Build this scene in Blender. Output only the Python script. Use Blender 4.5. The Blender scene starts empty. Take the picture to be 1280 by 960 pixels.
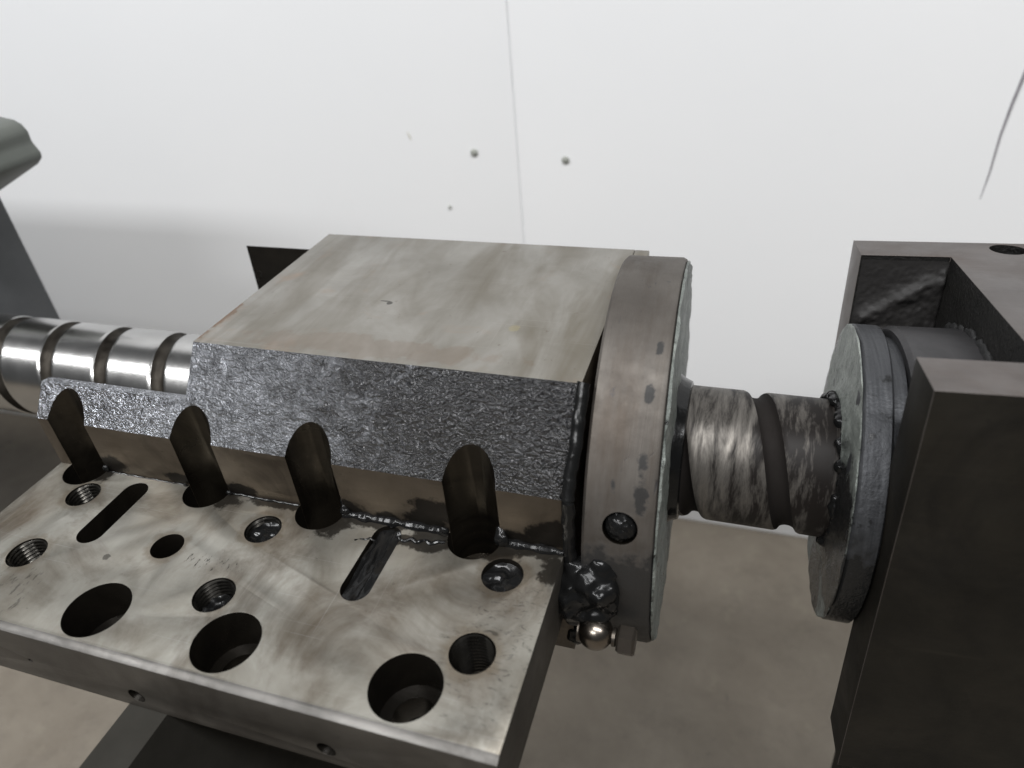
import bpy, bmesh, math, random
from mathutils import Vector, Matrix, noise
random.seed(7)
S = 0.005                       # one build unit is 5 mm
sc = bpy.context.scene
col = sc.collection

# ------------------------------------------------------------------ camera
R_ = Vector((0.9519204947640061, 0.2962967257921559, -0.07781787669358493))
U_ = Vector((-0.10571962996259071, 0.5561468362202319, 0.8243324914152054))
F_ = Vector((-0.2875251840949291, 0.7764721159494876, -0.5607319517060737))
CAM = Vector((8.736, -30.402, 34.691))
cd = bpy.data.cameras.new('camera')
cam = bpy.data.objects.new('camera', cd); col.objects.link(cam)
m = Matrix.Identity(4)
for i in range(3):
    m[i][0] = R_[i]; m[i][1] = U_[i]; m[i][2] = -F_[i]; m[i][3] = CAM[i] * S
cam.matrix_world = m
cd.sensor_width = 36.0; cd.lens = 888.8 * 36 / 1280
cd.clip_start = 0.005; cd.clip_end = 60
cd.dof.use_dof = True; cd.dof.focus_distance = 0.255; cd.dof.aperture_fstop = 10
sc.camera = cam

# ------------------------------------------------------------------ world, lamps, exposure
w = bpy.data.worlds.new('World'); sc.world = w; w.use_nodes = True
bg = w.node_tree.nodes['Background']
bg.inputs[0].default_value = (0.93, 0.97, 1.0, 1); bg.inputs[1].default_value = 0.07
def lamp(name, loc, sx, sy, power, color, target):
    l = bpy.data.lights.new(name, 'AREA'); l.shape = 'RECTANGLE'; l.size = sx; l.size_y = sy
    l.energy = power; l.color = color
    o = bpy.data.objects.new(name, l); col.objects.link(o); o.location = loc
    d = Vector(target) - Vector(loc)
    o.rotation_euler = d.to_track_quat('-Z', 'Y').to_euler()
    return o
lamp('ceiling_lamp', (-2.6, -1.15, 2.2), 2.6, 0.35, 70, (0.985, 0.99, 1.0), (-2.6, -1.15, 0))
lamp('ceiling_lamp', (-0.9, -2.2, 2.3), 2.6, 0.35, 76, (0.985, 0.99, 1.0), (-0.9, -2.2, 0))
lamp('ceiling_lamp', (0.9, -0.8, 2.3), 2.4, 0.35, 72, (0.985, 0.99, 1.0), (0.9, -0.8, 0))
sc.view_settings.view_transform = 'Standard'; sc.view_settings.look = 'None'
sc.view_settings.gamma = 1; sc.view_settings.exposure = 0.27
sc.render.engine = 'CYCLES'

# ------------------------------------------------------------------ material helpers
class NT:
    def __init__(s, name):
        s.m = bpy.data.materials.new(name); s.m.use_nodes = True
        s.t = s.m.node_tree; s.b = s.t.nodes['Principled BSDF']
        s.tc = s.t.nodes.new('ShaderNodeTexCoord')
    def link(s, a, b): s.t.links.new(a, b)
    def mapping(s, scale=(1, 1, 1), rot=(0, 0, 0)):
        n = s.t.nodes.new('ShaderNodeMapping'); n.inputs['Scale'].default_value = scale
        n.inputs['Rotation'].default_value = rot
        s.link(s.tc.outputs['Object'], n.inputs['Vector']); return n.outputs[0]
    def noise(s, scale, detail=4, rough=0.55, vec=None, dist=0):
        n = s.t.nodes.new('ShaderNodeTexNoise'); n.inputs['Scale'].default_value = scale
        n.inputs['Detail'].default_value = detail; n.inputs['Roughness'].default_value = rough
        n.inputs['Distortion'].default_value = dist
        s.link(vec if vec else s.tc.outputs['Object'], n.inputs['Vector']); return n.outputs['Fac']
    def voro(s, scale, vec=None):
        n = s.t.nodes.new('ShaderNodeTexVoronoi'); n.inputs['Scale'].default_value = scale
        s.link(vec if vec else s.tc.outputs['Object'], n.inputs['Vector']); return n.outputs['Distance']
    def ramp(s, fac, stops):
        n = s.t.nodes.new('ShaderNodeValToRGB'); e = n.color_ramp.elements
        for i, (p, c) in enumerate(stops):
            if not isinstance(c, tuple): c = (c, c, c)
            el = e[i] if i < 2 else e.new(p)
            el.position = p; el.color = (*c, 1)
        s.link(fac, n.inputs[0]); return n.outputs[0]
    def mix(s, fac, a, b, mode='MIX'):
        n = s.t.nodes.new('ShaderNodeMix'); n.data_type = 'RGBA'; n.blend_type = mode
        for sock, v in ((n.inputs[0], fac), (n.inputs[6], a), (n.inputs[7], b)):
            if isinstance(v, (int, float)): sock.default_value = v
            elif isinstance(v, tuple): sock.default_value = (*v, 1)
            else: s.link(v, sock)
        return n.outputs[2]
    def math(s, op, a, b=0.0):
        n = s.t.nodes.new('ShaderNodeMath'); n.operation = op
        for sock, v in ((n.inputs[0], a), (n.inputs[1], b)):
            if isinstance(v, (int, float)): sock.default_value = v
            else: s.link(v, sock)
        return n.outputs[0]
    def xyz(s):
        n = s.t.nodes.new('ShaderNodeSeparateXYZ'); s.link(s.tc.outputs['Object'], n.inputs[0]); return n.outputs
    def spot(s, p, r, base, amp=.5, freq=400, sq=(1, 1, 1)):
        # 1 inside an irregular patch of radius r (build units) round the point p, 0 outside
        b_ = Vector(p) - Vector(base)
        mp = s.t.nodes.new('ShaderNodeMapping'); mp.vector_type = 'POINT'
        k = 1/(r*S)
        mp.inputs['Scale'].default_value = (k*sq[0], k*sq[1], k*sq[2])
        mp.inputs['Location'].default_value = tuple(-b_[i]*S*k*sq[i] for i in range(3))
        s.link(s.tc.outputs['Object'], mp.inputs['Vector'])
        ln = s.t.nodes.new('ShaderNodeVectorMath'); ln.operation = 'LENGTH'; s.link(mp.outputs[0], ln.inputs[0])
        d = s.math('ADD', ln.outputs['Value'], s.math('MULTIPLY', s.math('SUBTRACT', s.noise(freq, 4, .65), .5), amp*4))
        return s.ramp(d, [(.75, 1.0), (1.0, 0.0)])
    def set(s, key, v):
        i = s.b.inputs[key]
        if isinstance(v, (int, float)): i.default_value = v
        elif isinstance(v, tuple): i.default_value = (*v, 1)
        else: s.link(v, i)
    def bump(s, h, strength, dist):
        n = s.t.nodes.new('ShaderNodeBump'); n.inputs['Strength'].default_value = strength
        n.inputs['Distance'].default_value = dist; s.link(h, n.inputs['Height'])
        s.link(n.outputs[0], s.b.inputs['Normal'])

def mat_steel(name, c1, c2, stain, stain_amt, rough=(0.28, 0.5), metal=0.9, grain=(60, 900, 300), bump=0.15, rot=(0, 0, 0), spec=.5):
    n = NT(name)
    base = n.ramp(n.noise(28, 5, .6, dist=.8), [(.3, c1), (.7, c2)])
    st = n.ramp(n.noise(17, 6, .65, dist=1.6), [(.46, 0.0), (.72, stain_amt)])
    c = n.mix(st, base, stain)
    sp = n.ramp(n.noise(240, 4, .7), [(.66, 0.0), (.76, .55)])
    c = n.mix(sp, c, tuple(k * .35 for k in stain))
    gr = n.noise(1.0, 3, .6, n.mapping(grain, rot))
    c = n.mix(n.math('MULTIPLY', gr, .35), c, tuple(k * .7 for k in c1))
    hl = n.ramp(n.noise(1.0, 2, .5, n.mapping((18, 1900, 200), (0, 0, .06))), [(.66, 0.0), (.74, .16)])
    hl = n.math('MAXIMUM', hl, n.ramp(n.noise(1.0, 2, .5, n.mapping((1500, 14, 200), (0, 0, .9))), [(.70, 0.0), (.76, .14)]))
    c = n.mix(hl, c, tuple(min(.7, k * 1.7) for k in c2))
    n.set('Base Color', c); n.set('Metallic', metal); n.set('Specular IOR Level', spec)
    r = n.ramp(n.noise(45, 5, .6, dist=.5), [(.3, rough[0]), (.7, rough[1])])
    n.set('Roughness', r)
    h = n.math('ADD', gr, n.math('MULTIPLY', n.noise(700, 3), .6))
    n.bump(h, bump, 0.0004)
    return n.m

def M_plate():
    m_ = mat_steel('stained_plate_steel', (.25, .23, .19), (.53, .515, .465), (.105, .075, .048), 1.0, metal=.85, rough=(.30, .46), grain=(420, 50, 200))
    n = NT.__new__(NT); n.m = m_; n.t = m_.node_tree; n.b = n.t.nodes['Principled BSDF']
    n.tc = [k for k in n.t.nodes if k.type == 'TEX_COORD'][0]
    src = n.b.inputs['Base Color'].links[0].from_socket
    HBv = (-21, 8, -10.0)
    scr = n.ramp(n.noise(1.0, 3, .7, n.mapping((520, 150, 60), (0, 0, .5))), [(.56, 0.0), (.62, 1.0)])
    k1 = n.math('MULTIPLY', scr, n.spot((-22.6, -6.3, 0), 1.9, HBv, .35, 300, (.75, 2.6, 1)))
    k2 = n.math('MULTIPLY', scr, n.math('MULTIPLY', n.spot((-35.0, -11.6, 0), 2.6, HBv, .3, 200), .6))
    k3 = n.math('MULTIPLY', n.spot((-30.2, -7.6, 0), .3, HBv, .5, 500), .7)
    swirl = n.ramp(n.noise(1.0, 5, .7, n.mapping((160, 330, 60), (0, 0, -.4)), dist=2.0), [(.55, 0.0), (.66, .7)])
    k4 = n.math('MULTIPLY', swirl, n.spot((-2.2, -7.6, 0), 4.2, HBv, .3, 120, (1.3, .7, 1)))
    k = n.math('MAXIMUM', n.math('MAXIMUM', k1, k2), n.math('MAXIMUM', k3, k4))
    halo = None
    for x, y, r in ((-36.95, -2.75, 1.25), (-36.3, -8.55, 1.32), (-20.9, -2.75, 1.28), (-3.28, -8.45, 1.35), (-3.35, -2.72, 1.33), (-26.65, -5.7, 1.12)):
        q = n.spot((x, y, 0), r*1.45, HBv, .22, 230)
        halo = q if halo is None else n.math('MAXIMUM', halo, q)
    c = n.mix(n.math('MULTIPLY', halo, .45), src, (.16, .12, .075))
    oil = None
    for p, r, q in (((-16.2, -.9, 0), 1.5, (.9, 1, 1)), ((-13.5, -.3, 0), 1.2, (.35, 1.6, 1)), ((-9, -.9, 0), 1.5, (.7, 1, 1)), ((-4.0, -.8, 0), 1.4, (.9, 1, 1)), ((-1.5, -.2, 0), 1.2, (.45, 1.6, 1)), ((-10.6, -1.4, 0), 1.0, (.5, 1.6, 1)), ((-25.6, -.5, 0), 1.2, (.8, 1, 1)), ((-21.5, -.3, 0), 1.0, (.4, 2, 1)), ((-.4, -1.6, 0), 1.0, (1.2, .7, 1)), ((-37.0, -.5, 0), .9, (1, 1, 1))):
        z_ = n.spot(p, r, HBv, .45, 220, q); oil = z_ if oil is None else n.math('MAXIMUM', oil, z_)
    c = n.mix(n.math('MULTIPLY', oil, .88), c, (.018, .014, .010))
    n.set('Base Color', n.mix(k, c, (.05, .045, .04)))
    return m_

def M_top():          # ground top of the housing: pale steel with diagonal oil streaks
    n = NT('oil_streaked_steel')
    base = n.ramp(n.noise(30, 5, .6, dist=.6), [(.3, (.195, .183, .158)), (.7, (.31, .298, .272))])
    streak = n.ramp(n.noise(1.0, 4, .55, n.mapping((48, 9, 20), (0, 0, .12)), dist=1.2), [(.42, 0.0), (.68, .75)])
    c = n.mix(streak, base, (.135, .118, .088))
    brown = n.ramp(n.noise(20, 6, .65, dist=1.5), [(.55, 0.0), (.75, .5)])
    c = n.mix(brown, c, (.30, .17, .09))
    c = n.mix(n.ramp(n.noise(300, 3, .7), [(.68, 0.0), (.76, .6)]), c, (.10, .07, .05))
    hl = n.ramp(n.noise(1.0, 2, .5, n.mapping((18, 1900, 200), (0, 0, .06))), [(.66, 0.0), (.74, .16)])
    hl = n.math('MAXIMUM', hl, n.ramp(n.noise(1.0, 2, .5, n.mapping((1500, 14, 200), (0, 0, .5))), [(.70, 0.0), (.76, .14)]))
    c = n.mix(hl, c, (.42, .405, .38))
    HBv = (-21, 8, -10.0)
    c = n.mix(n.math('MULTIPLY', n.spot((-5.7, 10.1, 10.2), .5, HBv, .3, 300), .3), c, (.36, .31, .14))
    rust = n.math('MULTIPLY', n.spot((-28.4, 8.3, 10.2), 1.0, HBv, .6, 300, (1.6, .45, 1)), .75)
    rust = n.math('MAXIMUM', rust, n.math('MULTIPLY', n.spot((-28.4, 5.4, 10.2), .7, HBv, .6, 300, (1.6, .6, 1)), .6))
    rust = n.math('MAXIMUM', rust, n.math('MULTIPLY', n.spot((-15, 6.0, 10.2), 3.0, HBv, .5, 120, (.3, 2, 1)), .22))
    c = n.mix(rust, c, (.15, .085, .045))
    gouge = n.math('MAXIMUM', n.spot((-16.3, 12.2, 10.2), .26, HBv, .3, 500), n.spot((-16.75, 12.45, 10.2), .3, HBv, .2, 500, (.6, 3, 1)))
    c = n.mix(n.math('MULTIPLY', gouge, .85), c, (.05, .045, .04))
    n.set('Base Color', c); n.set('Metallic', .75)
    n.set('Roughness', n.ramp(n.noise(40, 4), [(.3, .33), (.7, .52)]))
    n.bump(n.noise(1.0, 3, .6, n.mapping((900, 60, 300))), .10, .0004)
    return n.m

def M_coat():         # grey hammered coat, black glistening grease thickening to the right and along the top
    n = NT('greasy_rough_coat')
    x, y, z = n.xyz()
    gx = n.math('MULTIPLY_ADD', x, 5.5); gx.node.inputs[2].default_value = .06
    patch = n.math('ADD', n.math('MULTIPLY', n.noise(130, 6, .75, dist=.6), 1.1), gx)
    g = n.ramp(n.math('MULTIPLY', patch, .5), [(.12, 0.0), (.42, .99)])
    grey = n.ramp(n.noise(240, 4, .6), [(.35, (.17, .176, .19)), (.65, (.36, .372, .40))])
    n.set('Base Color', n.mix(g, grey, (.008, .008, .009)))
    n.set('Metallic', n.math('MULTIPLY', n.math('SUBTRACT', 1.0, g), .85))
    n.set('Roughness', n.ramp(g, [(0, .24), (1, .16)]))
    n.set('Specular IOR Level', .6)
    h = n.math('ADD', n.math('MULTIPLY', n.noise(1000, 2, .5, dist=.5), .5), n.math('MULTIPLY', n.noise(1.0, 2, .5, n.mapping((360, 580, 580)), dist=1.0), 1.0))
    n.bump(h, 1.0, .0020)
    return n.m

def M_grease(name='black_grease', tint=(.006, .006, .006), rough=.12, b=.35):
    n = NT(name)
    n.set('Base Color', tint); n.set('Roughness', n.ramp(n.noise(200, 3), [(.3, rough), (.75, rough + .2)])); n.set('Specular IOR Level', .22)
    n.bump(n.noise(260, 2, .5, dist=.4), b, .0005)
    return n.m

def M_smear(name='smeared_grey_grease', lo=(.07, .08, .073), hi=(.21, .225, .205), th=.55, cake=()):        # dried grey green grease smeared on the flange faces, with black specks
    n = NT(name)
    c = n.ramp(n.noise(90, 5, .65, dist=1.0), [(.3, lo), (.7, hi)])
    k = n.ramp(n.noise(210, 5, .7, dist=1.5), [(th, 0.0), (th+.09, 1.0)])
    for p, r in cake: k = n.math('MAXIMUM', k, n.spot(p, r, (0, 0, 0), .22, 160))
    n.set('Base Color', n.mix(k, c, (.012, .012, .012)))
    n.set('Roughness', n.ramp(k, [(0, .5), (1, .2)])); n.set('Metallic', .15)
    n.bump(n.noise(260, 5, .7), .8, .0015)
    return n.m

def M_flange():
    n = NT('worn_flange_steel')
    base = n.ramp(n.noise(26, 5, .6), [(.3, (.075, .066, .058)), (.7, (.14, .128, .115))])
    br = n.ramp(n.noise(1.0, 4, .6, n.mapping((140, 22, 22))), [(.45, 0.0), (.75, .6)])
    c = n.mix(br, base, (.06, .045, .033))
    chips = n.ramp(n.noise(1.0, 4, .62, n.mapping((210, 80, 80)), dist=.6), [(.64, 0.0), (.71, .8)])
    c = n.mix(chips, c, (.055, .055, .06))
    gs = n.spot((2.6, -.6, -5.0), 7.2, (-21, 8, -10.0), .28, 130)  # black patch: grease, and the lower rim's shade painted in with it
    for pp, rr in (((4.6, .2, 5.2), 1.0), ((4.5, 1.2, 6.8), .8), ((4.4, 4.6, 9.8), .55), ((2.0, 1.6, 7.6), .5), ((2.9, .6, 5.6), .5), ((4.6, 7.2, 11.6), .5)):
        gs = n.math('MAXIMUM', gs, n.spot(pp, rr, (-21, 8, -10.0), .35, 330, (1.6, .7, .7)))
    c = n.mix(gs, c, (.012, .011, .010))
    n.set('Base Color', c)
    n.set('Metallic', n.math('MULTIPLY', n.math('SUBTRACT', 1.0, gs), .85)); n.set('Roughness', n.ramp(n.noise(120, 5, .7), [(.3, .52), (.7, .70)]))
    h = n.math('SUBTRACT', n.noise(1.0, 3, .6, n.mapping((1200, 40, 40))), n.math('MULTIPLY', chips, 1.5))
    n.bump(h, .22, .0004)
    return n.m

def M_screw(groove=False):
    n = NT('ground_screw_steel' if not groove else 'dirty_screw_groove')
    x, y, z = n.xyz()
    x = n.math('SUBTRACT', x, .19)          # metres from the nut flange
    dirt = n.math('ADD', n.math('MULTIPLY', x, 4.5), n.math('MULTIPLY', n.noise(1.0, 5, .7, n.mapping((190, 36, 36)), dist=.3), 1.5))
    g = n.ramp(n.math('MULTIPLY', dirt, .5), [(.33, 0.0), (.58, 1.0)])
    if groove:
        base = n.ramp(n.noise(120, 4), [(.3, (.014, .012, .010)), (.7, (.06, .054, .046))])
        g = n.math('MAXIMUM', g, n.math('MULTIPLY', n.ramp(n.math('MULTIPLY', x, 10.0), [(.0, 0.0), (.15, 1.0)]), .98))
    else:
        base = n.ramp(n.noise(55, 4), [(.3, (.40, .395, .385)), (.7, (.50, .495, .485))])
        wipe = n.ramp(n.math('MULTIPLY', x, 10.0), [(.0, 0.0), (.2, .78)])
        base = n.mix(wipe, base, (.14, .122, .10))
    n.set('Base Color', n.mix(g, base, (.012, .010, .009)))
    n.set('Metallic', n.math('SUBTRACT', 1.0, n.math('MULTIPLY', g, .9)))
    n.set('Specular IOR Level', .15)
    wet = n.ramp(n.math('MULTIPLY', x, 10.0), [(.0, 0.0), (.2, .22)])
    n.set('Roughness', n.math('ADD', wet, n.ramp(n.noise(150, 4, .6), [(.3, .22 if not groove else .5), (.75, .26 if not groove else .65)])))
    n.bump(n.noise(1.0, 3, .6, n.mapping((1500, 60, 60))), .10, .0003)
    return n.m

def M_wall():
    n = NT('white_painted_panel')
    c = n.ramp(n.noise(2.2, 4, .5), [(.3, (.79, .80, .81)), (.7, (.83, .835, .84))])
    sm = n.ramp(n.noise(14, 6, .7), [(.62, 0.0), (.85, .18)])
    n.set('Base Color', n.mix(sm, c, (.62, .62, .60))); n.set('Roughness', .42)
    n.bump(n.noise(25, 3), .05, .002)
    return n.m

def M_floor():
    n = NT('stained_concrete')
    c = n.ramp(n.noise(16, 8, .68, dist=.4), [(.3, (.112, .094, .072)), (.7, (.152, .132, .104))])
    c = n.mix(n.ramp(n.noise(60, 6, .75), [(.5, 0.0), (.8, .45)]), c, (.065, .053, .042))
    c = n.mix(n.ramp(n.noise(42, 4, .6, dist=.6), [(.68, 0.0), (.74, .6)]), c, (.045, .038, .032))
    c = n.mix(n.ramp(n.noise(55, 4, .6), [(.6, 0.0), (.7, .22)]), c, (.20, .18, .135))
    n.set('Base Color', c); n.set('Roughness', .62)
    n.bump(n.noise(120, 6, .7), .3, .002)
    return n.m

def M_paint(name, a, b, rough, spec=.5):
    n = NT(name)
    n.set('Base Color', n.ramp(n.noise(25, 5, .6), [(.3, a), (.7, b)])); n.set('Roughness', rough); n.set('Specular IOR Level', spec)
    n.bump(n.noise(300, 4), .15, .0006)
    return n.m

def M_plain(name, c, rough, metal=0.0):
    n = NT(name); n.set('Base Color', n.ramp(n.noise(150, 4), [(.3, tuple(k * .75 for k in c)), (.7, c)]))
    n.set('Roughness', rough); n.set('Metallic', metal); return n.m

def M_band():
    m_ = mat_steel('brown_oiled_steel', (.075, .06, .044), (.135, .112, .086), (.016, .012, .009), .95, metal=.8, rough=(.3, .5), grain=(60, 60, 600))
    n = NT.__new__(NT); n.m = m_; n.t = m_.node_tree; n.b = n.t.nodes['Principled BSDF']
    n.tc = [k for k in n.t.nodes if k.type == 'TEX_COORD'][0]
    src = n.b.inputs['Base Color'].links[0].from_socket
    k = None
    for p, r in (((-8.4, 0, 1.6), 1.5), ((-9.6, 0, .6), 1.3), ((-15.4, 0, .4), 1.0), ((-12.5, 0, .2), .9), ((-.4, 0, 1.2), 1.6), ((-3.2, 0, .4), 1.0), ((-24.6, 0, .5), .9), ((-36.4, 0, .8), 1.1), ((-30, 0, .5), .8)):
        q = n.spot(p, r, (-21, 8, -10.0), .4, 190, (.6, 1, 1.2))
        k = q if k is None else n.math('MAXIMUM', k, q)
    n.set('Base Color', n.mix(n.math('MULTIPLY', k, .92), src, (.008, .007, .006)))
    return m_
def M_cover():
    n = NT('bearing_cover_steel')
    c = n.ramp(n.noise(1.0, 4, .6, n.mapping((900, 40, 40))), [(.3, (.035, .036, .039)), (.7, (.068, .07, .074))])
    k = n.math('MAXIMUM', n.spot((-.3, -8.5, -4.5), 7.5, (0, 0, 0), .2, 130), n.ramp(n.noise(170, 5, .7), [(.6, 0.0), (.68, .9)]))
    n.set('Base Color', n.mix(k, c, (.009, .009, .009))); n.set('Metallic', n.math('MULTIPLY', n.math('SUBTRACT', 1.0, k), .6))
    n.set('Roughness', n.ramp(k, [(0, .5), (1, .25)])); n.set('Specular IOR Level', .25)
    n.bump(n.noise(300, 4, .7), .5, .0008)
    return n.m
MAT = dict(
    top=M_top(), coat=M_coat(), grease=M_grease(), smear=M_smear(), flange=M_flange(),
    screw=M_screw(), groove=M_screw(True), wall=M_wall(), floor=M_floor(),
    plate=M_plate(),
    side=mat_steel('shaded_steel_side', (.05, .045, .038), (.085, .077, .066), (.025, .02, .016), .7, metal=.5, rough=(.4, .6), spec=.25),  # plate steel darkened on upright faces, their shade put into the colour
    band=M_band(),
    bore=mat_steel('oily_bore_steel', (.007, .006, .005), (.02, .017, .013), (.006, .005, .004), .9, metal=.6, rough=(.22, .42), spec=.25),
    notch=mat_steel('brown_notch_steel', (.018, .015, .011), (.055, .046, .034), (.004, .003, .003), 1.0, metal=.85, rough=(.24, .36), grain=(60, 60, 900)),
    thread=mat_steel('threaded_hole_steel', (.045, .042, .037), (.095, .09, .08), (.008, .007, .006), .9, metal=.9, rough=(.22, .38)),
    blk=mat_steel('dark_block_steel', (.006, .0053, .004), (.015, .0128, .0095), (.004, .0035, .003), .8, metal=.0, rough=(.45, .65), grain=(60, 60, 500), spec=.14),  # dark oily steel, deepened by front shade put into the colour
    blktop=mat_steel('worn_lit_block_top', (.095, .084, .079), (.155, .14, .132), (.075, .05, .036), .6, metal=.7, rough=(.35, .55)),  # lighter copy: real wear on edges, light painted into the top
    pocket=mat_steel('grease_stained_pocket', (.007, .0068, .0063), (.016, .0152, .0142), (.006, .006, .006), .9, metal=.1, rough=(.35, .6), bump=1.6, spec=.14),
    boss=mat_steel('grey_bearing_steel', (.032, .031, .032), (.056, .054, .056), (.008, .008, .008), .9, metal=.5, rough=(.4, .55)),
    cover=M_cover(),
    ball=M_plain('polished_brown_steel', (.24, .21, .18), .26, 1.0),
    fit=M_plain('dull_fitting_steel', (.10, .086, .072), .38, .9),
    capm=M_paint('grey_green_paint', (.07, .078, .068), (.10, .108, .095), .45),
    post=M_paint('dark_grey_paint', (.05, .053, .056), (.075, .078, .082), .5),
    stand=M_paint('dark_stand_steel', (.022, .021, .018), (.034, .032, .028), .9, .05),
    mark=M_plain('dark_scuff', (.30, .29, .31), .6),
    pscrew=M_plain('dull_screw_head', (.30, .31, .28), .7, .0),
)

# ------------------------------------------------------------------ mesh helpers
def link(o, parent=None):
    col.objects.link(o)
    if parent: o.parent = parent
    return o
def empty(name, base, label, cat, rot=None):
    o = bpy.data.objects.new(name, None); o.empty_display_size = .01
    o.location = Vector(base) * S
    if rot: o.rotation_euler = rot
    o['label'] = label; o['category'] = cat; o['base'] = list(base); link(o); return o
def finish(name, bm, mats, parent=None, base=(0, 0, 0), angle=35, recalc=True):
    if recalc: bmesh.ops.recalc_face_normals(bm, faces=bm.faces[:])
    for v in bm.verts: v.co = (v.co - Vector(base)) * S
    me = bpy.data.meshes.new(name); bm.to_mesh(me); bm.free()
    for mt in (mats if isinstance(mats, (list, tuple)) else [mats]): me.materials.append(mt)
    if angle:
        for p in me.polygons: p.use_smooth = True
        me.set_sharp_from_angle(angle=math.radians(angle))
    return link(bpy.data.objects.new(name, me), parent)
def box(bm, x0, x1, y0, y1, z0, z1, mi=0):
    v = [bm.verts.new(p) for p in ((x0,y0,z0),(x1,y0,z0),(x1,y1,z0),(x0,y1,z0),(x0,y0,z1),(x1,y0,z1),(x1,y1,z1),(x0,y1,z1))]
    for f in ((0,3,2,1),(4,5,6,7),(0,1,5,4),(1,2,6,5),(2,3,7,6),(3,0,4,7)):
        fc = bm.faces.new([v[i] for i in f]); fc.material_index = mi
def prism_x(bm, prof, x0, x1, mi=0):        # prof of (y, z)
    a = [bm.verts.new((x0, y, z)) for y, z in prof]; b = [bm.verts.new((x1, y, z)) for y, z in prof]
    n = len(prof)
    bm.faces.new(a).material_index = mi; bm.faces.new(b[::-1]).material_index = mi
    for i in range(n): bm.faces.new((a[i], b[i], b[(i+1)%n], a[(i+1)%n])).material_index = mi
def lathe(bm, prof, axis='z', c=(0, 0, 0), seg=48, mi=0, closed=False, arc=None):
    """prof: list of (radius, height along axis); radius 0 at an end closes to a point"""
    c = Vector(c); rings = []
    for r, h in prof:
        if r <= 1e-6:
            rings.append([bm.verts.new(c + (Vector((0,0,h)) if axis=='z' else Vector((h,0,0)) if axis=='x' else Vector((0,h,0))))]); continue
        ring = []
        for k in range(seg):
            a = 2*math.pi*k/seg; u, v = r*math.cos(a), r*math.sin(a)
            ring.append(bm.verts.new(c + (Vector((u,v,h)) if axis=='z' else Vector((h,u,v)) if axis=='x' else Vector((v,h,u)))))
        rings.append(ring)
    pairs = list(zip(rings[:-1], rings[1:]))
    if closed: pairs.append((rings[-1], rings[0]))
    for a, b in pairs:
        for k in range(seg):
            k2 = (k+1) % seg
            if len(a) == 1 and len(b) == 1: continue
            if len(a) == 1: f = bm.faces.new((a[0], b[k2], b[k]))
            elif len(b) == 1: f = bm.faces.new((a[k], a[k2], b[0]))
            else: f = bm.faces.new((a[k], a[k2], b[k2], b[k]))
            f.material_index = mi
def tube(bm, pts, radii, seg=12, mi=0):
    rings = []
    for i, p in enumerate(pts):
        p = Vector(p); d = (Vector(pts[min(i+1, len(pts)-1)]) - Vector(pts[max(i-1, 0)])).normalized()
        up = Vector((0,0,1)) if abs(d.z) < .9 else Vector((1,0,0))
        s = d.cross(up).normalized(); t = s.cross(d)
        rings.append([bm.verts.new(p + (s*math.cos(2*math.pi*k/seg) + t*math.sin(2*math.pi*k/seg))*radii[i]) for k in range(seg)])
    for a, b in zip(rings[:-1], rings[1:]):
        for k in range(seg): bm.faces.new((a[k], a[(k+1)%seg], b[(k+1)%seg], b[k])).material_index = mi
    bm.faces.new(rings[0][::-1]); bm.faces.new(rings[-1])
def evaluate(o):
    dg = bpy.context.evaluated_depsgraph_get(); dg.update()
    me = bpy.data.meshes.new_from_object(o.evaluated_get(dg))
    old = o.data; o.modifiers.clear(); o.data = me; me.name = old.name
def cut(o, cutters):
    for c in cutters:
        md = o.modifiers.new('cut', 'BOOLEAN'); md.operation = 'DIFFERENCE'; md.solver = 'EXACT'; md.object = c
        md.material_mode = 'TRANSFER'
    evaluate(o)
    for c in cutters: bpy.data.objects.remove(c)
def bevel(o, width, seg=2, angle=40, mi=-1):
    md = o.modifiers.new('bevel', 'BEVEL'); md.width = width*S; md.segments = seg; md.limit_method = 'ANGLE'
    md.angle_limit = math.radians(angle); md.use_clamp_overlap = True; md.material = mi; md.miter_outer = 'MITER_ARC' if False else 'MITER_SHARP'
    evaluate(o)
    for p in o.data.polygons: p.use_smooth = True
    o.data.set_sharp_from_angle(angle=math.radians(38))
def melt(o, vox=.10, it=3):
    md = o.modifiers.new('melt', 'REMESH'); md.mode = 'VOXEL'; md.voxel_size = vox*S; md.use_smooth_shade = True
    sm = o.modifiers.new('soft', 'SMOOTH'); sm.iterations = it; sm.factor = .5
    evaluate(o)
    for p in o.data.polygons: p.use_smooth = True
    return o
def blob(bm, c, r, sub=4, amp=.35, freq=1.0, squash=(1,1,1), mi=0):
    res = bmesh.ops.create_icosphere(bm, subdivisions=sub, radius=1.0)
    off = Vector((random.uniform(-50,50),)*3)
    for v in res['verts']:
        n = v.co.normalized(); k = 1 + amp*noise.fractal(n*freq*1.6+off, 1.0, 2.0, 3)
        v.co = Vector(c) + Vector((n.x*squash[0], n.y*squash[1], n.z*squash[2]))*r*k
    for f in bm.faces: pass

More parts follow.
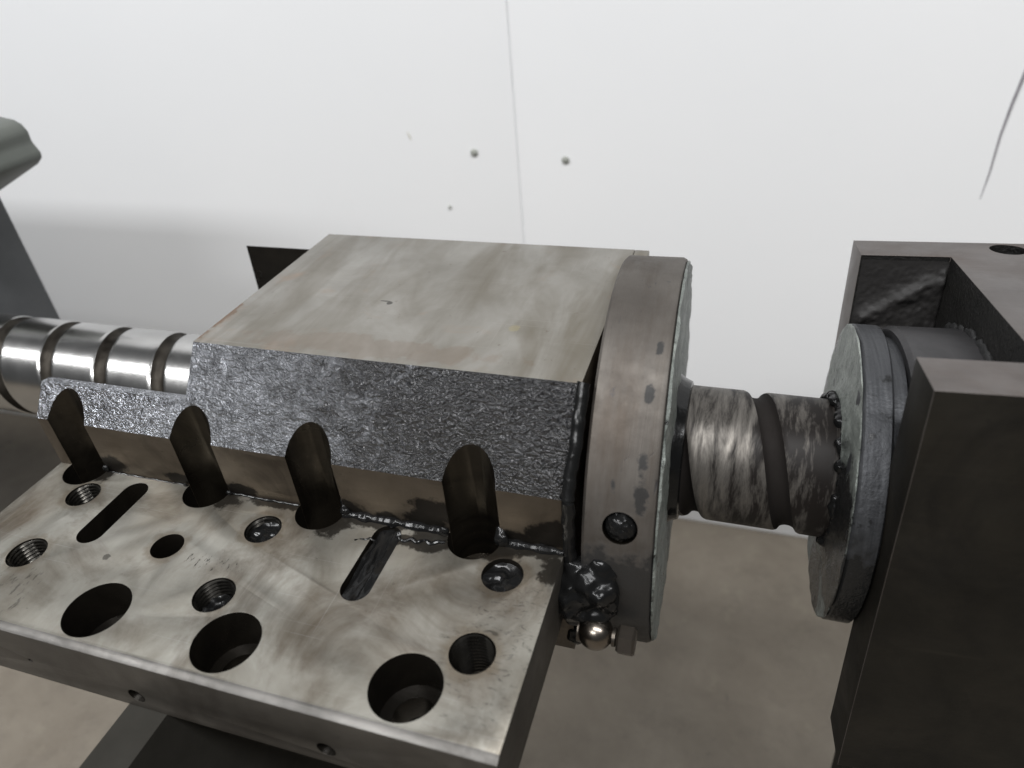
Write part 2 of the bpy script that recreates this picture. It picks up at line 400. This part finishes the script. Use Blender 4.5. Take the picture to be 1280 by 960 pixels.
# ------------------------------------------------------------------ setting: floor and wall
WY, FZ = 80.0, -75.0
bm = bmesh.new(); box(bm, -900, 700, -900, WY+4, FZ-4, FZ)
o = finish('floor', bm, MAT['floor'], None, angle=0); o['kind'] = 'structure'
wall = bpy.data.objects.new('wall', None); link(wall); wall.location = Vector((0, WY, FZ))*S
wall['kind'] = 'structure'
WB = (0, WY, FZ)
SEAM = -27.4
bm = bmesh.new(); box(bm, -900, 700, WY+.2, WY+4, FZ+.02, 162)
finish('backing_wall', bm, MAT['wall'], wall, WB, angle=0)
for x0, x1 in ((-270, SEAM-.12), (SEAM+.12, 215), (-512, -270.35), (215.35, 457), (-890, -512.35), (457.35, 690)):
    bm = bmesh.new(); box(bm, x0, x1, WY, WY+.16, FZ+.35, 161)
    pn = finish('wall_panel', bm, MAT['wall'], wall, WB, angle=0)
    bevel(pn, .12, 2)
for x, z, r in ((-34.9, .9, .56), (-19.5, -.1, .54), (-40.5, -8.6, .26)):
    bm = bmesh.new()
    lathe(bm, [(0, .0), (r*1.15, .0), (r*1.15, -.12), (r*1.0, -.16), (r*.85, -.26), (r*.4, -.34), (0, -.35)], 'y', (x, WY, z), 20)
    finish('panel_screw', bm, MAT['pscrew'], wall, WB)
# curved scuff line on the right hand panel and one small nick on the other
bm = bmesh.new()
pts = [(39.55, WY-.02, -4.6), (39.75, WY-.02, -1), (39.7, WY-.02, 4), (39.95, WY-.02, 8), (40.3, WY-.02, 11.4), (40.9, WY-.02, 17), (41.6, WY-.02, 24)]
tube(bm, pts, [.05, .11, .15, .19, .22, .24, .24], 8)
finish('scuff_line', bm, MAT['mark'], wall, WB)
bm = bmesh.new(); tube(bm, [(-46.5, WY, 4.2), (-46.2, WY, 3.5), (-46.0, WY, 2.8)], [.06, .16, .05], 8)
finish('nick', bm, M_plain('faint_nick', (.55, .53, .46), .6), wall, WB)

# ------------------------------------------------------------------ nut housing
YS, ZS, RS = 14.0, -1.83, 5.106
HB = (-21, 8, -10.0)
H = empty('nut_housing', HB, 'ball nut housing with drilled steel plate, grey greasy slope and round flange', 'machine part')
L, D, TH = 41.9, 14.0, 5.06
NX = (-6.1, -17.75, -27.45, -39.0)

# base plate
bm = bmesh.new(); box(bm, -L, 0, -D, -.02, -TH, 0)
plate = finish('base_plate', bm, [MAT['plate'], MAT['bore'], MAT['side']], H, HB, angle=0)
def cutter(fn):
    b = bmesh.new(); fn(b)
    return finish('cutter', b, MAT['bore'], H, HB, angle=0)
CB, NR, NYC = 2.08, 1.82, -.22
def stepped(c, r, r2, d):       # counterbore, then through hole
    return lambda b: lathe(b, [(0, 1), (r, 1), (r, -d), (r2, -d), (r2, -TH-1), (0, -TH-1)], 'z', (c[0], c[1], 0), 64)
def straight(c, r, z0=1, z1=-TH-1):
    return lambda b: lathe(b, [(0, z0), (r, z0), (r, z1), (0, z1)], 'z', (c[0], c[1], 0), 48)
def slot(xc, y0, y1, r, z1):
    def f(b):
        loop = []
        for k in range(17): a = math.pi*k/16; loop.append((xc+r*math.cos(a), y1-r+r*math.sin(a)))
        for k in range(17): a = math.pi+math.pi*k/16; loop.append((xc+r*math.cos(a), y0+r+r*math.sin(a)))
        lo = [b.verts.new((x, y, z1)) for x, y in loop]; hi = [b.verts.new((x, y, 1)) for x, y in loop]
        b.faces.new(lo[::-1]); b.faces.new(hi)
        n = len(loop)
        for i in range(n): b.faces.new((lo[i], lo[(i+1)%n], hi[(i+1)%n], hi[i]))
    return f
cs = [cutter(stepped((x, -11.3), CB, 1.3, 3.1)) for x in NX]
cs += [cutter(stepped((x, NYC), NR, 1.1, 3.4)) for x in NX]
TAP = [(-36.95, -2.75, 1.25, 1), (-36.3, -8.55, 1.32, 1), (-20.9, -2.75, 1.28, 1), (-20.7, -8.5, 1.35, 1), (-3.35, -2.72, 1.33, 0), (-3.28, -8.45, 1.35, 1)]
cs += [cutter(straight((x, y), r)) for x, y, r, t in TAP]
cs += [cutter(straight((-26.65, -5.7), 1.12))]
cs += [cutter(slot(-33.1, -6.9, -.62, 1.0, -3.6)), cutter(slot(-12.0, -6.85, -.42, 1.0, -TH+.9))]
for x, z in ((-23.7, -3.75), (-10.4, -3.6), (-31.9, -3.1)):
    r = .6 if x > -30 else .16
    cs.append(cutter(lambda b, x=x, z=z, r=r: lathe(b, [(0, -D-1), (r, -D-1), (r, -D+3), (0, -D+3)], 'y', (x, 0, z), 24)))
worn = mat_steel('bright_worn_edge', (.06, .057, .053), (.20, .192, .18), (.03, .026, .022), .95, metal=.8, rough=(.35, .55))
def front_chamfer(b):
    k = .46
    prof = [(-D-.5, -.26-.5*.55), (-D+k+.4, (k+.4)*.55-.26), (-D+k+.4, 1.5), (-D-.5, 1.5)]
    prism_x(b, prof, -L-1, 1)
fc = cutter(front_chamfer); fc.data.materials[0] = worn
cs.append(fc)
cut(plate, cs)
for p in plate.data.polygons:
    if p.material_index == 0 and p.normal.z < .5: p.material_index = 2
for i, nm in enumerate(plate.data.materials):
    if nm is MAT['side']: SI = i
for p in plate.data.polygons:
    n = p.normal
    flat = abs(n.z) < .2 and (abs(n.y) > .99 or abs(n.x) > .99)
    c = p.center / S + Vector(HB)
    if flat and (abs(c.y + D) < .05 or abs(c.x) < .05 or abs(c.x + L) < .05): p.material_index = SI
bevel(plate, .09, 2)
# threads in the tapped holes
for x, y, r, t in TAP:
    if not t: continue
    bm = bmesh.new(); prof = []; P = .30; seg = 40; rows = []
    nr = int(3.6/P*4)
    for i in range(nr+1):
        h = -.12 - 3.6*i/nr; row = []
        for k in range(seg):
            ang = 2*math.pi*k/seg; ph = (h/P + k/seg) % 1.0
            rr = r - .015 - .13*(1-abs(2*ph-1))
            row.append(bm.verts.new((x+rr*math.cos(ang), y+rr*math.sin(ang), h)))
        rows.append(row)
    for q, w_ in zip(rows[:-1], rows[1:]):
        for k in range(seg): bm.faces.new((q[k], q[(k+1)%seg], w_[(k+1)%seg], w_[k]))
    finish('thread', bm, MAT['thread'], plate, HB, angle=60, recalc=False)

# housing block
bm = bmesh.new()
prof = [(0, -10), (0, 4.49), (4.37, 10.2), (24.18, 10.2), (25.9, 8.6), (25.9, -10)]
prism_x(bm, prof, -L, .35)
block = finish('housing_block', bm, [MAT['band'], MAT['bore'], MAT['coat'], MAT['top']], H, HB, angle=0)
cs = [cutter(straight((x, NYC), NR, 14, -3.4)) for x in NX]
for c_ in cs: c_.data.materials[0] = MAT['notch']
cs.append(cutter(lambda b: prism_x(b, [(1.76, 6.8), (2.5, 6.7), (3.0, 3), (3.6, -4), (8, -8.5), (20, -8.5), (23.7, -4), (24.2, 8.5), (30, 2.5), (30, 20), (-5, 20), (-5, 6.8)], -L-2, -28.3)))
cs.append(cutter(lambda b: box(b, -L-2, -38.1, 20, 30, -20, 20)))
cs.append(cutter(lambda b: lathe(b, [(0, -60), (8.2, -60), (8.2, 10), (0, 10)], 'x', (0, YS, ZS), 64)))
cut(block, cs)
IDX = {m_.name: i for i, m_ in enumerate(block.data.materials)}
sn = Vector((0, -.79, .61))
for p in block.data.polygons:
    c = p.center / S + Vector(HB)
    if p.material_index == 0:
        if p.normal.dot(sn) > .98: p.material_index = IDX['greasy_rough_coat']
        elif p.normal.z > .95: p.material_index = IDX['oil_streaked_steel']
    elif p.normal.z > .95 and c.z > 6 and c.y < 3: p.material_index = IDX['greasy_rough_coat']
bevel(block, .08, 2)
bm = bmesh.new(); box(bm, .36, 1.55, 22.9, 24.3, 9.5, 10.16)
lip = finish('rear_lip', bm, MAT['top'], block, HB, angle=0); bevel(lip, .08, 2)

# nut flange: a lathe body with a radial pin hole
bm = bmesh.new()
FX0, FX1, FR = .74, 5.2, 14.75
lathe(bm, [(5.5, FX0), (FR-.18, FX0), (FR, FX0+.18), (FR, FX1-.35), (FR-.12, FX1-.12), (FR-.4, FX1), (5.5, FX1)], 'x', (0, YS, ZS), 160, closed=True)
TURN = Matrix.Translation((2.9, YS, ZS)) @ Matrix.Rotation(math.radians(1.7), 4, 'Z') @ Matrix.Translation((-2.9, -YS, -ZS))
bm.transform(TURN)
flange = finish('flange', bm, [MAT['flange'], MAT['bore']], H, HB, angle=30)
def radial(b):
    ang = math.radians(161.4); d = Vector((0, math.cos(ang), math.sin(ang)))
    res = bmesh.ops.create_cone(b, cap_ends=True, segments=40, radius1=1.08, radius2=1.08, depth=3.2)
    mt = Matrix.Translation(Vector((3.5, YS, ZS)) + d*15.2) @ d.to_track_quat('Z', 'Y').to_matrix().to_4x4()
    bmesh.ops.transform(b, matrix=mt, verts=b.verts[:])
cut(flange, [cutter(radial)])
for p in flange.data.polygons: p.use_smooth = True
flange.data.set_sharp_from_angle(angle=math.radians(30))
# plug of grease in the pin hole
ang = math.radians(161.4); d = Vector((0, math.cos(ang), math.sin(ang)))
bm = bmesh.new(); blob(bm, Vector((3.5, YS, ZS)) + d*14.05, 1.02, 4, .12, 2.5, (1, 1, 1))
finish('grease_plug', bm, MAT['grease'], flange, HB)
# ragged dry grease on the outer flange face
bm = bmesh.new(); rows = []
SEG = 220
for k in range(SEG):
    a = 2*math.pi*k/SEG; cv = Vector((math.cos(a)*3, math.sin(a)*3, 5))
    ro = FR - .22 + .12*noise.fractal(cv*3.0, 1, 2, 4) + .05*noise.noise(cv*9)
    row = []
    for i, rr in enumerate((ro, ro-.08, 14.0, 12.5, 11, 9.5, 8, 6.8, 5.6)):
        t = FX1 + (.005 if i == 0 else .16 + .12*noise.fractal(Vector((math.cos(a)*rr*.5, math.sin(a)*rr*.5, 9)), 1, 2, 3))
        row.append(bm.verts.new((max(t, FX1+.004), YS+rr*math.cos(a), ZS+rr*math.sin(a))))
    rows.append(row)
for k in range(SEG):
    q, w_ = rows[k], rows[(k+1) % SEG]
    for i in range(len(q)-1): bm.faces.new((q[i], w_[i], w_[i+1], q[i+1]))
bm.transform(TURN); finish('dried_grease', bm, MAT['smear'], flange, HB, angle=50)
# black wiper ring round the screw
bm = bmesh.new(); lathe(bm, [(5.12, 4.2), (5.9, 4.2), (5.9, 5.25), (5.6, 5.7), (5.4, 6.2), (5.12, 6.3)], 'x', (0, YS, ZS), 72, closed=True)
finish('wiper_ring', bm, MAT['grease'], flange, HB)

# grease fitting below the flange
fit = finish('grease_fitting', (lambda b: (lathe(b, [(0, -1.3), (.75, -1.3), (.75, -.1), (.5, 0), (.5, .9), (.62, .95), (.62, 1.15), (.45, 1.25), (0, 1.25)], 'x', (2.5, -1.9, -5.0), 32), b)[1])(bmesh.new()), MAT['fit'], H, HB)
bm = bmesh.new(); bmesh.ops.create_uvsphere(bm, u_segments=40, v_segments=24, radius=1.16)
for v in bm.verts: v.co += Vector((2.35, -2.0, -4.75))
finish('ball_joint', bm, MAT['ball'], fit, HB)
bm = bmesh.new(); lathe(bm, [(0, 3.75), (.86, 3.75), (.98, 3.9), (.98, 4.75), (.84, 4.92), (0, 4.95)], 'x', (0, -1.85, -5.2), 6)
finish('hexagon_nut', bm, MAT['fit'], fit, HB, angle=20)

# grease: lumps under the flange, bead along the foot of the wall, strand darkening the gap beside the flange, plugs in the holes
def stuff(o): o['kind'] = 'stuff'; return o
bm = bmesh.new()
for i in range(20):
    t = random.random()
    blob(bm, (random.uniform(.1, 2.6), random.uniform(-1.2, .1)-.35*t, -.6-3.4*t+random.uniform(-.3, .3)), random.uniform(.7, 1.2), 4, .3, .9)
for i in range(8): blob(bm, (random.uniform(2.4, 3.8), random.uniform(-1.2, -.7), random.uniform(-4.0, -1.6)), random.uniform(.35, .6), 4, .3, .9)
for i in range(8): blob(bm, (random.uniform(.2, 1.2), random.uniform(.2, 1.5), random.uniform(-9.5, -5)), random.uniform(.6, 1.0), 4, .3, .9)
for p, r in (((-15.75, -.15, .25), .5), ((-8.2, -.35, .3), .45), ((-4.15, -.3, .35), .6), ((-4.3, .1, .9), .4), ((-25.5, -.2, .15), .35), ((-37.1, -.1, .3), .4), ((-16.0, .25, .9), .35), ((-29.5, -.2, .1), .3)):
    blob(bm, p, r, 3, .3, 1.0, (1, .6, 1))
melt(stuff(finish('grease_lumps', bm, MAT['grease'], H, HB)), .14, 12)
bm = bmesh.new()
def bead(p, q, r, n, jitter=.08, bmx=None):
    pts, rad = [], []
    for i in range(n+1):
        t = i/n; v = Vector(p).lerp(Vector(q), t)
        v += Vector((0, jitter*noise.noise(v*2.1), jitter*.6*noise.noise(v*2.7+Vector((5, 5, 5)))))
        pts.append(v); rad.append(max(.03, r*(1+.5*noise.fractal(v*1.1, 1, 2, 2))))
    tube(bmx, pts, rad, 10)
bead((-15.9, -.12, .02), (-8.1, -.12, .03), .34, 70, .04, bmx=bm)
bead((-4.3, -.12, .02), (-.05, -.15, .04), .34, 40, .04, bmx=bm)
bead((-25.5, -.10, .02), (-19.6, -.10, .02), .09, 60, bmx=bm)
bead((-37.0, -.08, .0), (-29.3, -.08, .0), .06, 60, bmx=bm)
bead((-11.2, -1.5, .02), (-7.9, -1.15, .02), .13, 40, .25, bm)
bead((-14.0, -2.1, .0), (-12.6, -1.9, .02), .07, 20, .25, bm)
stuff(finish('grease_bead', bm, MAT['grease'], H, HB))
bm = bmesh.new()
def strand(pts, r, n):
    P_ = []; R__ = []
    for a, b in zip(pts[:-1], pts[1:]):
        for i in range(n):
            v = Vector(a).lerp(Vector(b), i/n); v.x += .10*noise.noise(v*1.3); P_.append(v)
            R__.append(r*(1+.15*noise.fractal(v*.8, 1, 2, 2)))
    tube(bm, P_, R__, 12)
strand([(.45, 4.6, 10.1), (.4, 2.1, 7.2), (.35, -.05, 4.4), (.35, -.15, 2), (.4, -.2, -2.5)], .42, 26)
stuff(finish('grease_shade_strand', bm, MAT['grease'], H, HB))  # black strand stands in for both grease and shade in the gap
bm = bmesh.new()
def puddle(fn, z, n=26):
    """grease surface over a unit disc mapped by fn"""
    cen = bm.verts.new((*fn(0, 0), z(0, 0))); prev = None
    for i in range(1, 9):
        r = i/8; ring = []
        for k in range(n):
            a = 2*math.pi*k/n; u, v = r*math.cos(a), r*math.sin(a)
            ring.append(bm.verts.new((*fn(u, v), z(u, v))))
        for k in range(n):
            if prev is None: bm.faces.new((cen, ring[k], ring[(k+1) % n]))
            else: bm.faces.new((prev[k], ring[k], ring[(k+1) % n], prev[(k+1) % n]))
        prev = ring
def hz(base, amp, seed):
    return lambda u, v: base + amp*noise.fractal(Vector((u*2.2+seed, v*2.2, seed*.7)), 1, 2, 3) + .35*max(0, u*u+v*v-.6)
puddle(lambda u, v: (-3.35+1.34*u, -2.72+1.34*v), hz(-.6, .22, 3.1))
puddle(lambda u, v: (-20.9+1.16*u, -2.75+1.16*v), hz(-.7, .25, 8.3))
puddle(lambda u, v: (-12.0+1.01*u, -3.62+3.22*v) if abs(v) < 0 else (-12+1.01*u, -3.62 + (2.22 if v > 0 else -2.22)*min(1, abs(v)*1.6) + 1.01*v), hz(-.5, .3, 5.7), 48)
puddle(lambda u, v: (-20.7+1.2*u, -8.5+1.2*v), hz(-1.6, .3, 1.3))
stuff(finish('grease_in_holes', bm, MAT['grease'], H, HB, angle=60))

# ------------------------------------------------------------------ ball screw
SB = (-40, YS, ZS-RS)
bm = bmesh.new(); seg = 72; PITCH, PH = 6.6, 9.9
NP = 36; dx = PITCH/NP; I0 = int((-112-PH)/dx); I1 = int((20-PH)/dx); rows = []; fl = []
for i in range(I0, I1+1):
    u = ((i % NP)/NP + .5) % 1.0 - .5; e = abs(u*PITCH)/.74
    r = RS - (.52*math.sqrt(1-e*e) if e < 1 else (.05*max(0, 1-(e-1)/.1)))
    fl.append(e < 1)
    rows.append([bm.verts.new((PH + i*dx + PITCH*k/seg, YS+r*math.cos(2*math.pi*k/seg), ZS+r*math.sin(2*math.pi*k/seg))) for k in range(seg)])
for i in range(len(rows)-1):
    for k in range(seg):
        if k < seg-1: q = (rows[i][k], rows[i][k+1], rows[i+1][k+1], rows[i+1][k])
        elif i+NP+1 < len(rows): q = (rows[i][k], rows[i+NP][0], rows[i+NP+1][0], rows[i+1][k])
        else: continue
        bm.faces.new(q).material_index = 1 if fl[i] and fl[i+1] else 0
sw = finish('ball_screw', bm, [MAT['screw'], MAT['groove']], None, SB, angle=28)
sw.location = Vector(SB)*S
sw['label'] = 'long steel ball screw with spiral groove, clean at one end and greasy at the other'; sw['category'] = 'ball screw'

# ------------------------------------------------------------------ bearing block
BO = (17.965, YS, ZS)
ROT = (-.107, -.002, .060)
B = empty('bearing_block', BO, 'dark steel bearing block with open pocket around the greasy end of the screw', 'bearing block', ROT)
Z0 = (0, 0, 0)
bm = bmesh.new(); box(bm, 0, 20, -12.46, 12.46, -16.1, 13.56)
blk = finish('block_body', bm, [MAT['blk'], MAT['pocket'], MAT['blktop']], B, Z0, angle=0)
def bc(fn):
    b = bmesh.new(); fn(b); return finish('cutter', b, MAT['pocket'], B, Z0, angle=0)
cut(blk, [bc(lambda b: box(b, -2, 6.05, -8.66, 8.87, -30, 20)),
          bc(lambda b: box(b, -2, 6.0, 8.0, 20, -30, -9.5)),
          bc(lambda b: lathe(b, [(0, 8), (1.2, 8), (1.2, 16), (0, 16)], 'z', (10.35, 10.95, 0), 40))])
ti = [i for i, m_ in enumerate(blk.data.materials) if m_ is MAT['blktop']][0]
for p in blk.data.polygons:
    c = p.center/S
    if p.normal.z > .95 and c.z > 13: p.material_index = ti
    if p.normal.x < -.95 and c.x < .1 and c.y > 8: p.material_index = ti
bevel(blk, .30, 3, 40, ti)
# rounded bearing boss inside the pocket
bm = bmesh.new(); lathe(bm, [(5.3, 1.5), (10.5, 1.5), (10.75, 1.8), (10.75, 6.0), (5.3, 6.0)], 'x', Z0, 120, closed=True)
for v in bm.verts:
    v.co.y = max(-8.6, min(8.8, v.co.y))
finish('bearing_boss', bm, MAT['boss'], B, Z0)
# cover disc in front of the boss
bm = bmesh.new(); lathe(bm, [(5.2, -1.2), (10.55, -1.2), (10.75, -1.0), (10.75, .45), (10.5, .62), (10.0, .7), (10.0, 1.5), (5.2, 1.5)], 'x', Z0, 140, closed=True)
from mathutils import Euler
UNROT = Euler(ROT).to_matrix().inverted().to_4x4()
bm.transform(UNROT)
cov = finish('bearing_cover', bm, MAT['cover'], B, Z0, angle=30)
bm = bmesh.new(); rows = []
for k in range(SEG):
    a = 2*math.pi*k/SEG; cv = Vector((math.cos(a)*3, math.sin(a)*3, 15))
    ro = 10.70 + .10*noise.fractal(cv*2.5, 1, 2, 3) + .04*noise.noise(cv*8)
    row = []
    for i, rr in enumerate((ro, ro-.05, ro-.3, 9.6, 8.6, 7.6, 6.6, 5.9, 5.3)):
        t = -1.2 - (.0 if i == 0 else .05 + .09*noise.fractal(Vector((math.cos(a)*rr*.5, math.sin(a)*rr*.5, 19)), 1, 2, 4))
        if i >= 7: t -= .25
        row.append(bm.verts.new((min(t, -1.17), rr*math.cos(a), rr*math.sin(a))))
    rows.append(row)
for k in range(SEG):
    q, w_ = rows[k], rows[(k+1) % SEG]
    for i in range(len(q)-1): bm.faces.new((q[i], q[i+1], w_[i+1], w_[i]))
bm.transform(UNROT); finish('dried_grease', bm, M_smear('pale_dried_grease', (.12, .133, .122), (.27, .288, .265), .58, (((-1.3, -6.5, -1.0), 6.6), ((-1.3, 3.5, -5.5), 2.6), ((-1.3, -2, -9), 4.0), ((-1.3, 8.2, 6.4), 1.1), ((-1.3, 10, 2.5), 1.3))), cov, Z0, angle=50)
bm = bmesh.new()
for i in range(60):
    a = math.radians(i*6); rr = 5.25+random.uniform(-.1, .25)
    blob(bm, (random.uniform(-1.75, -1.3), rr*math.cos(a), rr*math.sin(a)), random.uniform(.3, .5), 3, .3, 1.2)
melt(stuff(finish('grease_collar', bm, MAT['grease'], cov, Z0)), .10, 8)
# grease wiped on the pocket walls
bm = bmesh.new()
NXg, NZg = 60, 70; gr = []
for i in range(NXg+1):
    x = .15 + 5.95*i/NXg; row = []
    for j in range(NZg+1):
        z = 4.5 + 8.7*j/NZg; ln_ = 8.6 + .66*x + .5*noise.noise(Vector((x*.8, 3, 1)))
        d_ = ln_ - z
        t = .02 + (.26*math.exp(-((d_-.5)/.6)**2) + .3/(1+math.exp(-d_*2.5)))*(1+.35*noise.fractal(Vector((x*1.2, z*1.2, 4)), 1, 2, 4))
        t += .05*noise.fractal(Vector((x*2.5, z*2.5, 9)), 1, 2, 4)
        e_ = min(1, i/5, (NXg-i)/3+.3, (NZg-j)/6)
        row.append(bm.verts.new((x, 8.865 - max(.004, t*e_), z)))
    gr.append(row)
for i in range(NXg):
    for j in range(NZg): bm.faces.new((gr[i][j], gr[i+1][j], gr[i+1][j+1], gr[i][j+1]))
stuff(finish('wall_grease', bm, M_grease('dull_wall_grease', (.016, .015, .0145), .45, .6), B, Z0, angle=60))
bm = bmesh.new()
for i in range(26):
    a = math.radians(random.uniform(45, 115))
    blob(bm, (6.0, 10.7*math.cos(a), 10.7*math.sin(a)), random.uniform(.3, .6), 4, .35, 1.0, (.4, 1.2, .9))
melt(stuff(finish('pocket_grease', bm, M_grease('dull_pocket_grease', (.02, .02, .02), .35, .8), B, Z0)), .10, 3)
# pedestal under the block, out of frame to the right
bm = bmesh.new(); box(bm, 7, 19, -10, 10, -73.2, -16.05)
finish('pedestal', bm, MAT['blk'], B, Z0, angle=0)

# ------------------------------------------------------------------ upright stand under the plate
bm = bmesh.new(); box(bm, -24.9, -22.0, -30, 20, FZ, -10.05); box(bm, -24.9, -22.0, -30, -.06, -10.04, -TH-.03)
st = finish('support_stand', bm, MAT['stand'], None, (-23.4, -5, FZ), angle=0); st.location = Vector((-23.4, -5, FZ))*S
st['label'] = 'narrow dark steel upright standing on the floor under the drilled plate'; st['category'] = 'stand'

# ------------------------------------------------------------------ machine post behind the clean end of the screw
PB = (-95, 24, FZ)
Pm = empty('machine_post', PB, 'dark grey post with overhanging grey green cap behind the clean screw end', 'machine post')
bm = bmesh.new(); box(bm, -260, -76.3, 20.5, 30, -13, 10.6); box(bm, -260, -138, 20.5, 30, FZ, -13.02)  # long off-frame run and column added to shade the floor
pm = finish('post', bm, MAT['post'], Pm, PB, angle=0); bevel(pm, .3, 2)
bm = bmesh.new()
prof = [(-260, 6), (-76.6, 10.7), (-68.0, 14.3), (-67.0, 15.0), (-66.9, 15.6), (-67.5, 16.8), (-67.4, 17.9), (-67.9, 18.7), (-68.7, 19.15), (-70.6, 19.5), (-77, 19.9), (-260, 21)]
a = [bm.verts.new((x, 20.2, z)) for x, z in prof]; b = [bm.verts.new((x, 30.2, z)) for x, z in prof]
bm.faces.new(a); bm.faces.new(b[::-1])
for i in range(len(prof)): bm.faces.new((a[i], a[(i+1) % len(prof)], b[(i+1) % len(prof)], b[i]))
cp = finish('cap', bm, MAT['capm'], Pm, PB, angle=0); bevel(cp, .5, 3, 30)
bm = bmesh.new(); box(bm, -258, -84, 21, 29.5, 20.5, 33)
hd = finish('shade_block', bm, MAT['post'], Pm, PB, angle=0); bevel(hd, .4, 2)  # unseen block added above the cap to shade the wall
